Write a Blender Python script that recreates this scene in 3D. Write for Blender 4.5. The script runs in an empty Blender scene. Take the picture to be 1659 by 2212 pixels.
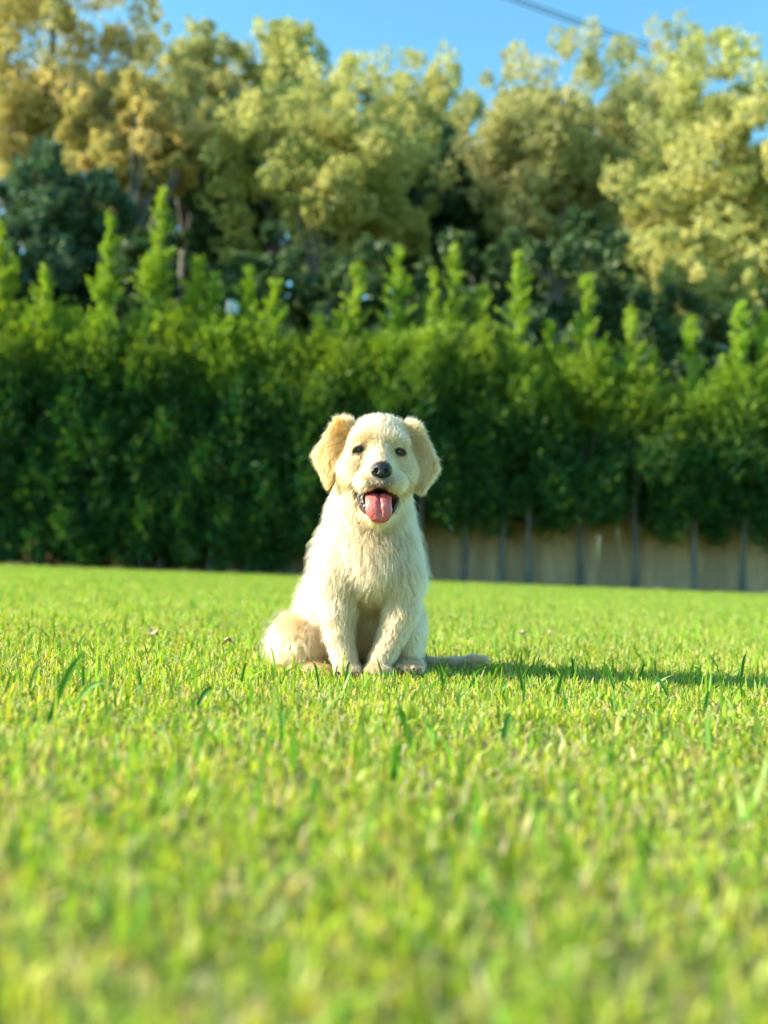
import bpy, math, random
import numpy as np
from mathutils import Vector, Matrix, kdtree

# ------------------------------------------------------------------ camera, sky, sun, exposure
scene = bpy.context.scene
COL = scene.collection
rng = np.random.default_rng(11)
random.seed(11)
rad = math.radians

F = 2000.0                      # focal length in photo units (photo 1659 x 2212)
CAM_H = 0.153
PITCH = math.atan(124 / F)
ROLL = rad(2.2)
_fw = np.array([0, math.cos(PITCH), math.sin(PITCH)])
_u0 = np.array([0, -math.sin(PITCH), math.cos(PITCH)])
_r0 = np.array([1.0, 0, 0])
CR = math.cos(ROLL) * _r0 + math.sin(ROLL) * _u0
CU = -math.sin(ROLL) * _r0 + math.cos(ROLL) * _u0
CF = _fw
CP = np.array([0, 0, CAM_H])

cd = bpy.data.cameras.new('camera')
cam = bpy.data.objects.new('camera', cd)
COL.objects.link(cam)
m = Matrix.Identity(4)
for i in range(3):
    m[i][0] = CR[i]; m[i][1] = CU[i]; m[i][2] = -CF[i]; m[i][3] = CP[i]
cam.matrix_world = m
cd.sensor_fit = 'HORIZONTAL'
cd.sensor_width = 36
cd.lens = 36 * F / 1659
cd.clip_start = 0.01
cd.clip_end = 3000
cd.dof.use_dof = True
cd.dof.focus_distance = 1.25
cd.dof.aperture_fstop = 4.1
scene.camera = cam

SUN_E, SUN_A = rad(26), rad(7)           # elevation; turned this far towards the camera's side
world = bpy.data.worlds.new('World')
scene.world = world
world.use_nodes = True
nt = world.node_tree
sky = nt.nodes.new('ShaderNodeTexSky')
sky.sky_type = 'NISHITA'
sky.sun_disc = False
sky.sun_elevation = SUN_E
sky.sun_rotation = -(math.pi / 2 + SUN_A)
sky.air_density = 1.0
sky.dust_density = 0.3
sky.ozone_density = 0.6
tint = nt.nodes.new('ShaderNodeMix'); tint.data_type = 'RGBA'; tint.blend_type = 'MULTIPLY'; tint.inputs[0].default_value = 1
tint.inputs[7].default_value = (0.63, 1.11, 1.11, 1)      # the clear cyan of this sky, the same in every direction
nt.links.new(sky.outputs[0], tint.inputs[6])
nt.links.new(tint.outputs[2], nt.nodes['Background'].inputs[0])
nt.nodes['Background'].inputs[1].default_value = 0.12

sd = bpy.data.lights.new('sun', 'SUN')
sd.energy = 5.0
sd.angle = rad(0.5)
sd.color = (1.0, 0.89, 0.68)
sun = bpy.data.objects.new('sun', sd)
COL.objects.link(sun)
to_sun = Vector((-math.cos(SUN_E) * math.cos(SUN_A), -math.cos(SUN_E) * math.sin(SUN_A), math.sin(SUN_E)))
sun.rotation_euler = to_sun.to_track_quat('Z', 'Y').to_euler()
sun.location = to_sun * 30

scene.view_settings.view_transform = 'Standard'
scene.view_settings.look = 'None'
scene.view_settings.exposure = 1.5
scene.view_settings.gamma = 1
scene.view_settings.use_curve_mapping = False
scene.cycles.use_denoising = True
scene.cycles.max_bounces = 10
scene.cycles.transparent_max_bounces = 8
scene.cycles.use_adaptive_sampling = True
scene.cycles.adaptive_threshold = 0.02
scene.cycles.caustics_reflective = False
scene.cycles.caustics_refractive = False


# ------------------------------------------------------------------ helpers
def ray(x, y):
    return CF + CR * (x - 829.5) / F + CU * (1106 - y) / F

def at_depth(x, y, Y):
    """world point seen at photo position (x, y) on the upright plane world-Y = Y"""
    d = ray(x, y)
    return CP + d * (Y / d[1])

def on_ground(x, y):
    d = ray(x, y)
    return CP + d * (-CAM_H / d[2])

def tag(o, label=None, cat=None, group=None, kind=None):
    if label: o['label'] = label
    if cat: o['category'] = cat
    if group: o['group'] = group
    if kind: o['kind'] = kind
    return o

def empty(name, loc):
    o = bpy.data.objects.new(name, None)
    o.empty_display_size = 0.1
    o.location = loc
    COL.objects.link(o)
    return o

def np_mesh(name, v, f, col=None, smooth=False):
    """v (n,3); f (m,3) or (m,4); col (n,3) written as point colour 'Col'"""
    me = bpy.data.meshes.new(name)
    v = np.asarray(v, np.float32); f = np.asarray(f, np.int32)
    k = f.shape[1]
    me.vertices.add(len(v)); me.vertices.foreach_set('co', v.ravel())
    me.loops.add(f.size); me.loops.foreach_set('vertex_index', f.ravel())
    me.polygons.add(len(f))
    me.polygons.foreach_set('loop_start', np.arange(0, f.size, k, dtype=np.int32))
    me.polygons.foreach_set('loop_total', np.full(len(f), k, np.int32))
    me.polygons.foreach_set('use_smooth', np.full(len(f), smooth))
    if col is not None:
        a = me.attributes.new('Col', 'FLOAT_COLOR', 'POINT')
        c = np.ones((len(v), 4), np.float32); c[:, :3] = col
        a.data.foreach_set('color', c.ravel())
    me.update(calc_edges=True)
    me.validate()
    return me

def obj(name, me, mat, parent=None, loc=None):
    o = bpy.data.objects.new(name, me)
    if mat and not len(me.materials): me.materials.append(mat)
    COL.objects.link(o)
    if parent: o.parent = parent
    if loc is not None: o.location = loc
    return o

def tube(pts, radii, n=8, cap=True):
    pts = np.asarray(pts, float); V = []; Fs = []
    for i, p in enumerate(pts):
        a = pts[max(i - 1, 0)]; b = pts[min(i + 1, len(pts) - 1)]
        d = (b - a) / (np.linalg.norm(b - a) + 1e-9)
        s = np.cross(d, [0.31, 0.95, 0.07]); s /= np.linalg.norm(s); t = np.cross(d, s)
        th = np.linspace(0, 2 * math.pi, n, endpoint=False)
        V.append(p + radii[i] * (np.cos(th)[:, None] * s + np.sin(th)[:, None] * t))
    for i in range(len(pts) - 1):
        for j in range(n):
            k = (j + 1) % n
            Fs.append((i * n + j, i * n + k, (i + 1) * n + k, (i + 1) * n + j))
    return np.concatenate(V), np.array(Fs)

def join(parts):
    V = []; Fs = []; o = 0
    for v, f in parts:
        V.append(v); Fs.append(f + o); o += len(v)
    return np.concatenate(V), np.concatenate(Fs)

def box(lo, hi):
    lo = np.array(lo, float); hi = np.array(hi, float)
    v = np.array([[(lo, hi)[i][0], (lo, hi)[j][1], (lo, hi)[k][2]] for i in (0, 1) for j in (0, 1) for k in (0, 1)])
    f = np.array([(0, 1, 3, 2), (4, 6, 7, 5), (0, 4, 5, 1), (2, 3, 7, 6), (0, 2, 6, 4), (1, 5, 7, 3)])
    return v, f


# ------------------------------------------------------------------ materials
def new_mat(name):
    mt = bpy.data.materials.new(name); mt.use_nodes = True
    t = mt.node_tree; t.nodes.clear()
    out = t.nodes.new('ShaderNodeOutputMaterial')
    return mt, t, out

def leaf_mat(name, trans=0.4, gloss=0.06, rough=0.45, vary=0.25, tint=(1.15, 1.1, 0.6)):
    """thin leaf: diffuse + light coming through, colour from the per-leaf 'Col' attribute"""
    mt, t, out = new_mat(name)
    at = t.nodes.new('ShaderNodeAttribute'); at.attribute_name = 'Col'
    tx = t.nodes.new('ShaderNodeTexCoord')
    nz = t.nodes.new('ShaderNodeTexNoise'); nz.inputs['Scale'].default_value = 1.3
    t.links.new(tx.outputs['Object'], nz.inputs['Vector'])
    mr = t.nodes.new('ShaderNodeMapRange'); mr.inputs[3].default_value = 1 - vary; mr.inputs[4].default_value = 1 + vary
    t.links.new(nz.outputs[0], mr.inputs[0])
    mx = t.nodes.new('ShaderNodeMix'); mx.data_type = 'RGBA'; mx.blend_type = 'MULTIPLY'; mx.inputs[0].default_value = 1
    t.links.new(at.outputs['Color'], mx.inputs[6]); t.links.new(mr.outputs[0], mx.inputs[7])
    mt2 = t.nodes.new('ShaderNodeMix'); mt2.data_type = 'RGBA'; mt2.blend_type = 'MULTIPLY'; mt2.inputs[0].default_value = 1
    mt2.inputs[7].default_value = (*tint, 1)
    t.links.new(mx.outputs[2], mt2.inputs[6])
    d = t.nodes.new('ShaderNodeBsdfDiffuse'); tr = t.nodes.new('ShaderNodeBsdfTranslucent')
    g = t.nodes.new('ShaderNodeBsdfGlossy'); g.inputs['Roughness'].default_value = rough
    g.inputs['Color'].default_value = (1, 1, 1, 1)
    t.links.new(mx.outputs[2], d.inputs[0]); t.links.new(mt2.outputs[2], tr.inputs[0])
    m1 = t.nodes.new('ShaderNodeMixShader'); m1.inputs[0].default_value = trans
    t.links.new(d.outputs[0], m1.inputs[1]); t.links.new(tr.outputs[0], m1.inputs[2])
    m2 = t.nodes.new('ShaderNodeMixShader'); m2.inputs[0].default_value = gloss
    t.links.new(m1.outputs[0], m2.inputs[1]); t.links.new(g.outputs[0], m2.inputs[2])
    t.links.new(m2.outputs[0], out.inputs[0])
    return mt

def noisy_mat(name, c1, c2, scale=(8, 8, 8), rough=0.8, bump=0.3, detail=6, spec=0.3, attr=False):
    mt, t, out = new_mat(name)
    p = t.nodes.new('ShaderNodeBsdfPrincipled'); p.inputs['Roughness'].default_value = rough
    p.inputs['Specular IOR Level'].default_value = spec
    tx = t.nodes.new('ShaderNodeTexCoord'); mp = t.nodes.new('ShaderNodeMapping'); mp.inputs['Scale'].default_value = scale
    oi = t.nodes.new('ShaderNodeObjectInfo')
    ad = t.nodes.new('ShaderNodeVectorMath'); ad.operation = 'ADD'
    sc = t.nodes.new('ShaderNodeVectorMath'); sc.operation = 'SCALE'; sc.inputs[0].default_value = (7, 13, 5)
    t.links.new(oi.outputs['Random'], sc.inputs['Scale'])
    t.links.new(tx.outputs['Object'], ad.inputs[0]); t.links.new(sc.outputs[0], ad.inputs[1])
    t.links.new(ad.outputs[0], mp.inputs[0])
    nz = t.nodes.new('ShaderNodeTexNoise'); nz.inputs['Detail'].default_value = detail; nz.inputs['Scale'].default_value = 1
    t.links.new(mp.outputs[0], nz.inputs['Vector'])
    rp = t.nodes.new('ShaderNodeValToRGB'); rp.color_ramp.elements[0].position = 0.3; rp.color_ramp.elements[1].position = 0.7
    rp.color_ramp.elements[0].color = (*c1, 1); rp.color_ramp.elements[1].color = (*c2, 1)
    t.links.new(nz.outputs[0], rp.inputs[0])
    src = rp.outputs[0]
    hs = t.nodes.new('ShaderNodeHueSaturation')
    mr = t.nodes.new('ShaderNodeMapRange'); mr.inputs[3].default_value = 0.82; mr.inputs[4].default_value = 1.18
    t.links.new(oi.outputs['Random'], mr.inputs[0]); t.links.new(mr.outputs[0], hs.inputs['Value'])
    t.links.new(src, hs.inputs['Color']); src = hs.outputs[0]
    if attr:
        at = t.nodes.new('ShaderNodeAttribute'); at.attribute_name = 'Col'
        mx = t.nodes.new('ShaderNodeMix'); mx.data_type = 'RGBA'; mx.blend_type = 'MULTIPLY'; mx.inputs[0].default_value = 1
        t.links.new(src, mx.inputs[6]); t.links.new(at.outputs['Color'], mx.inputs[7]); src = mx.outputs[2]
    t.links.new(src, p.inputs['Base Color'])
    bp = t.nodes.new('ShaderNodeBump'); bp.inputs['Strength'].default_value = bump; bp.inputs['Distance'].default_value = 0.01
    t.links.new(nz.outputs[0], bp.inputs['Height']); t.links.new(bp.outputs[0], p.inputs['Normal'])
    t.links.new(p.outputs[0], out.inputs[0])
    return mt

M = {}
M['soil'] = noisy_mat('soil', (0.11, 0.13, 0.03), (0.24, 0.23, 0.08), (40, 40, 40), 0.95, 0.6)
M['grass'] = leaf_mat('grass', 0.45, 0.022, 0.5, 0.22, (1.2, 1.12, 0.45))
M['wood'] = noisy_mat('fence_wood', (0.38, 0.24, 0.15), (0.56, 0.38, 0.255), (30, 30, 2.2), 0.85, 0.35)
M['bark'] = noisy_mat('bark', (0.075, 0.07, 0.068), (0.17, 0.155, 0.145), (14, 14, 4), 0.9, 0.8)
M['conifer'] = leaf_mat('conifer_foliage', 0.42, 0.015, 0.5, 0.3, (1.25, 1.15, 0.35))
M['broadleaf'] = leaf_mat('broadleaf_foliage', 0.45, 0.02, 0.5, 0.2, (1.12, 1.08, 0.8))
M['evergreen'] = leaf_mat('evergreen_foliage', 0.25, 0.02, 0.5, 0.3, (1.1, 1.15, 0.6))
M['white_paint'] = noisy_mat('white_paint', (0.72, 0.72, 0.70), (0.82, 0.82, 0.80), (5, 5, 5), 0.5, 0.05)
M['cable'] = noisy_mat('cable_rubber', (0.03, 0.03, 0.032), (0.05, 0.05, 0.052), (5, 5, 5), 0.6, 0.05)

# ------------------------------------------------------------------ ground
gv = np.array([(-600, -600, 0), (600, -600, 0), (600, 600, 0), (-600, 600, 0)], float)
lawn = obj('lawn', np_mesh('lawn', gv, [(0, 1, 2, 3)]), M['soil'])
tag(lawn, 'mown lawn that the puppy sits on', None, None, 'structure')

HEDGE_Y = 13.3


def blades(n, size, hmin, hmax, wmin, wmax, straw=0.12, lean=0.75, seed=0, roots=None, green=0):
    """n grass blades on a size x size square: 7 verts, 3 faces worth of strip each"""
    r = np.random.default_rng(seed)
    if roots is None:
        p = r.uniform(-size / 2, size / 2, (n, 2))
    else:
        p = roots; n = len(p)
    h = hmin + (hmax - hmin) * r.beta(2.0, 2.2, n)
    w = r.uniform(wmin, wmax, n) * 0.5
    az = r.uniform(0, 2 * math.pi, n); ln = np.abs(r.normal(0, lean, n)).clip(0, 1.5)
    tw = r.uniform(0, 2 * math.pi, n)
    dx, dy = np.cos(az), np.sin(az)
    sx, sy = np.cos(tw), np.sin(tw)
    V = np.zeros((n, 7, 3)); C = np.zeros((n, 7, 3))
    kind = r.random(n)
    g = np.stack([r.uniform(0.17, 0.30, n), r.uniform(0.30, 0.42, n), r.uniform(0.015, 0.045, n)], 1)
    yl = np.stack([r.uniform(0.44, 0.58, n), r.uniform(0.51, 0.64, n), r.uniform(0.03, 0.07, n)], 1)
    st = np.stack([r.uniform(0.45, 0.58, n), r.uniform(0.40, 0.50, n), r.uniform(0.17, 0.26, n)], 1)
    if green:
        g = np.where((r.random(n) < 0.4)[:, None], g * np.array([0.55, 0.75, 0.8]), g)
        yl = g * 1.1
    base = np.where((kind < straw)[:, None], st, np.where((kind < straw + 0.30)[:, None], yl, g))
    tipc = np.where((r.random(n) < (0.1 if green else 0.35))[:, None], st, base * 1.1)
    for i, t in enumerate((0.0, 0.38, 0.75, 1.0)):
        bend = ln * (0.25 * t + 0.75 * t * t)
        cx = p[:, 0] + dx * h * bend * 0.8; cy = p[:, 1] + dy * h * bend * 0.8
        cz = h * (t - 0.30 * ln * t * t) - 0.003
        ww = w * (0.8, 1.0, 0.72, 0.0)[i]
        c = base if i < 3 else tipc
        if i < 3:
            V[:, 2 * i] = np.stack([cx - sx * ww, cy - sy * ww, cz], 1)
            V[:, 2 * i + 1] = np.stack([cx + sx * ww, cy + sy * ww, cz], 1)
            C[:, 2 * i] = c; C[:, 2 * i + 1] = c
        else:
            V[:, 6] = np.stack([cx, cy, cz], 1); C[:, 6] = c
    o = np.arange(n)[:, None] * 7
    tri = np.concatenate([o + np.array([[0, 1, 3]]), o + np.array([[0, 3, 2]]), o + np.array([[2, 3, 5]]),
                          o + np.array([[2, 5, 4]]), o + np.array([[4, 5, 6]])])
    return V.reshape(-1, 3), tri, C.reshape(-1, 3)


def build_grass():
    protos = []
    for k in range(3):
        v, f, c = blades(38000, 1.04, 0.008, 0.022, 0.0013, 0.0030, 0.28, 0.85, 100 + k)
        v2, f2, c2 = blades(2600, 1.0, 0.016, 0.034, 0.0020, 0.0040, 0.06, 0.7, 200 + k, green=1)
        v3, f3, c3 = blades(300, 1.0, 0.032, 0.054, 0.0028, 0.0046, 0.0, 0.6, 300 + k, green=1)
        V, Fc = join([(v, f), (v2, f2), (v3, f3)])
        me = np_mesh('grass_patch', V, Fc, np.concatenate([c, c2, c3]))
        me.materials.append(M['grass'])
        protos.append(bpy.data.objects.new('grass_patch', me))     # mesh source for the lawn's nodes, not in the scene
    xs, ys = np.meshgrid(np.arange(-15.5, 16, 1.0), np.arange(-1.5, 14.4, 1.0))
    pts = np.stack([xs.ravel(), ys.ravel(), np.zeros(xs.size)], 1)
    me = bpy.data.meshes.new('grass'); me.from_pydata(pts.tolist(), [], [])
    o = obj('grass', me, M['grass'])
    tag(o, 'short bright green lawn grass with pale cut tips', 'grass', None, 'stuff')
    ng = bpy.data.node_groups.new('grass_nodes', 'GeometryNodeTree')
    ng.interface.new_socket('Geometry', in_out='INPUT', socket_type='NodeSocketGeometry')
    ng.interface.new_socket('Geometry', in_out='OUTPUT', socket_type='NodeSocketGeometry')
    N = ng.nodes; L = ng.links
    gi = N.new('NodeGroupInput'); go = N.new('NodeGroupOutput')
    jn = N.new('GeometryNodeJoinGeometry')
    for p in protos:
        oi = N.new('GeometryNodeObjectInfo'); oi.inputs['Object'].default_value = p
        oi.inputs['As Instance'].default_value = True
        L.new(oi.outputs['Geometry'], jn.inputs[0])
    ip = N.new('GeometryNodeInstanceOnPoints')
    L.new(gi.outputs[0], ip.inputs['Points']); L.new(jn.outputs[0], ip.inputs['Instance'])
    ip.inputs['Pick Instance'].default_value = True
    ri = N.new('FunctionNodeRandomValue'); ri.data_type = 'INT'; ri.inputs[4].default_value = 0; ri.inputs[5].default_value = 2
    ri.inputs['Seed'].default_value = 3
    L.new(ri.outputs[2], ip.inputs['Instance Index'])
    r2 = N.new('FunctionNodeRandomValue'); r2.data_type = 'INT'; r2.inputs[4].default_value = 0; r2.inputs[5].default_value = 3
    r2.inputs['Seed'].default_value = 9
    mu = N.new('ShaderNodeMath'); mu.operation = 'MULTIPLY'; mu.inputs[1].default_value = math.pi / 2
    L.new(r2.outputs[2], mu.inputs[0])
    cx = N.new('ShaderNodeCombineXYZ'); L.new(mu.outputs[0], cx.inputs[2])
    L.new(cx.outputs[0], ip.inputs['Rotation'])
    L.new(ip.outputs[0], go.inputs[0])
    md = o.modifiers.new('grass', 'NODES'); md.node_group = ng

    # the long blades that stand out of the lawn one by one: (root x, root y, tip x, tip y) in the photograph, width mm
    tall = [(105, 1563, 183, 1408, 6.5), (150, 1540, 238, 1478, 5), (885, 1612, 848, 1530, 6), (1085, 1612, 1108, 1548, 6),
            (1530, 1500, 1495, 1440, 4), (1600, 1478, 1612, 1412, 5), (1520, 1560, 1535, 1495, 5), (1200, 1520, 1222, 1452, 4.5),
            (960, 1500, 940, 1438, 4), (1010, 1502, 1052, 1446, 5), (1130, 1500, 1116, 1440, 4), (745, 1488, 758, 1430, 4),
            (610, 1600, 606, 1540, 5), (60, 1500, 92, 1440, 4.5), (180, 1500, 176, 1440, 4), (420, 1540, 470, 1492, 5),
            (850, 1700, 858, 1610, 7), (1330, 1500, 1296, 1430, 4), (1450, 1520, 1400, 1462, 4.5), (690, 1490, 672, 1432, 3.5),
            (1240, 1470, 1232, 1422, 3.5), (1380, 1480, 1398, 1436, 3.5), (305, 1500, 290, 1450, 4), (520, 1480, 536, 1436, 3.5)]
    for x0, y0, x1, y1, wmm in tall:
        a = on_ground(x0, y0)
        b = at_depth(x1, y1, a[1] + rng.uniform(-0.02, 0.02))
        d = b - a; side = np.array([d[2], 0, -d[0]]); side /= np.linalg.norm(side)
        side = side * 0.9 + np.array([0, rng.uniform(-0.5, 0.5), 0]); side /= np.linalg.norm(side)
        V = []; C = []
        g = np.array([0.07, 0.22, 0.02]) * rng.uniform(0.8, 1.3)
        T = np.linspace(0, 1, 7)
        for t in T:
            c = a + d * t + np.array([0, 0.0, 0.012 * math.sin(math.pi * t)])
            w = wmm * 0.0005 * (1.0 - max(0, (t - 0.45) / 0.55) ** 1.6) + 1e-5
            V += [c - side * w, c + np.array([0, 0.0012, 0]), c + side * w]; C += [g, g * 0.85, g]
        Fb = []
        for i in range(6):
            for j in (0, 1):
                Fb.append((3 * i + j, 3 * i + j + 1, 3 * i + 4 + j, 3 * i + 3 + j))
        obj('grass_blade', np_mesh('grass_blade', V, Fb, C, True), M['grass'], lawn)


# ------------------------------------------------------------------ foliage
def leaf_cloud(cent, nrm, length, width, r, droop=0.0, fold=0.25):
    """one folded rhombic leaf at each centre, tip pointing along nrm with random roll"""
    n = len(cent)
    t = nrm / (np.linalg.norm(nrm, axis=1, keepdims=True) + 1e-9)
    s = np.cross(t, r.normal(size=(n, 3))); s /= np.linalg.norm(s, axis=1, keepdims=True) + 1e-9
    b = np.cross(t, s)
    L = (length * r.uniform(0.65, 1.35, n))[:, None]; W = (width * r.uniform(0.65, 1.3, n))[:, None]
    v0 = cent - t * L * 0.5
    v2 = cent + t * L * 0.5
    v1 = cent + s * W * 0.5 + b * W * fold - t * L * 0.08
    v3 = cent - s * W * 0.5 + b * W * fold - t * L * 0.08
    V = np.stack([v0, v1, v2, v3], 1).reshape(-1, 3)
    o = np.arange(n)[:, None] * 4
    return V, o + np.array([[0, 1, 2, 3]])

def clump_leaves(centres, radii, n_each, r, up=0.4, shell=0.55, squash=0.8):
    """leaf positions through ball-like clumps, thicker toward their skins"""
    k = len(centres); n = k * n_each
    d = r.normal(size=(n, 3)); d /= np.linalg.norm(d, axis=1, keepdims=True)
    rr = (shell + (1 - shell) * r.random(n)) ** 0.7
    rr *= 1 + 0.22 * np.sin(d[:, 0] * 5 + r.uniform(0, 6)) * np.cos(d[:, 2] * 6)
    R = np.repeat(radii, n_each)
    c = np.repeat(centres, n_each, 0) + d * (R * rr)[:, None] * np.array([1, 1, squash])
    nrm = d + r.normal(size=(n, 3)) * 0.8 + np.array([0, 0, up])
    return c, nrm, np.repeat(np.arange(k), n_each)

def broad_tree(cx, cy, hw, hh, Y, pal, label, leaves=26000, clumps=75, lsize=0.115, name='autumn_tree', seed=0, group=None,
               mat='broadleaf', cat='tree', low=0.0, depth=0.8):
    r = np.random.default_rng(seed)
    s = Y / F
    c = at_depth(cx, cy, Y); R = np.array([hw * s, min(hw, hh) * s * depth, hh * s])
    base = empty(name, (c[0] + r.uniform(-0.3, 0.3), Y, 0))
    b = np.array(base.location)
    # clump centres, in an uneven crown
    nlobe = 9
    ld = r.normal(size=(nlobe, 3)); ld /= np.linalg.norm(ld, axis=1, keepdims=True)
    lc = ld * r.uniform(0.30, 0.72, (nlobe, 1)); lr = r.uniform(0.28, 0.52, nlobe)
    li = r.integers(0, nlobe, clumps)
    d = r.normal(size=(clumps, 3)); d /= np.linalg.norm(d, axis=1, keepdims=True)
    q = r.uniform(0.25, 1.0, clumps) ** 0.6
    cc = c + (lc[li] + d * (q * lr[li])[:, None]) * R
    loose = r.random(clumps) < 0.25
    cc[loose] = c + d[loose] * R * r.uniform(0.4, 0.98, (loose.sum(), 1))
    cr = r.uniform(0.09, 0.24, clumps) * min(R[0], R[2])
    # twiggy tops that break the outline
    nt_ = clumps // 3
    d2 = r.normal(size=(nt_, 3)); d2[:, 2] = np.abs(d2[:, 2]) + low; d2 /= np.linalg.norm(d2, axis=1, keepdims=True)
    cc2 = c + d2 * R * r.uniform(0.92, 1.08, nt_)[:, None]; cr2 = r.uniform(0.06, 0.13, nt_) * min(R[0], R[2])
    C1, N1, I1 = clump_leaves(cc, cr, leaves // clumps, r)
    C2, N2, I2 = clump_leaves(cc2, cr2, max(60, leaves // clumps // 3), r, squash=1.3)
    P = np.concatenate([C1, C2]); Nn = np.concatenate([N1, N2]); I = np.concatenate([I1, I2 + clumps])
    pal = np.array(pal)
    hue = r.random(clumps + nt_)[I] * 0.65 + r.random(len(I)) * 0.35
    x = hue * (len(pal) - 1); i0 = np.floor(x).astype(int).clip(0, len(pal) - 2); fr = (x - i0)[:, None]
    colr = (pal[i0] * (1 - fr) + pal[i0 + 1] * fr) * r.uniform(0.8, 1.2, (len(I), 1))
    V, Fq = leaf_cloud(P - b, Nn, lsize, lsize * 0.75, r)
    obj('crown', np_mesh('crown', V, Fq, np.repeat(colr, 4, 0)), M[mat], base)
    # trunk and limbs
    top = c - b
    tr = 0.05 * R[2] + 0.06
    parts = [tube([(0, 0, -0.05), (0.05, 0, top[2] * 0.35), (top[0] * 0.6, 0, top[2] * 0.8), (top[0], top[1], top[2] + R[2] * 0.5)],
                  [tr * 1.35, tr, tr * 0.75, tr * 0.25], 9)]
    for i in r.choice(clumps, min(16, clumps), False):
        e = cc[i] - b; s0 = np.array([top[0] * 0.5, 0, max(0.6, min(e[2] * 0.7, top[2]))])
        mid = (s0 + e) / 2 + np.array([0, 0, -0.15])
        parts.append(tube([s0, mid, e], [tr * 0.5, tr * 0.3, tr * 0.1], 6))
    v, f = join(parts)
    obj('trunk', np_mesh('trunk', v, f, None, True), M['bark'], base)
    tag(base, label, cat, group)
    return base


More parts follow.
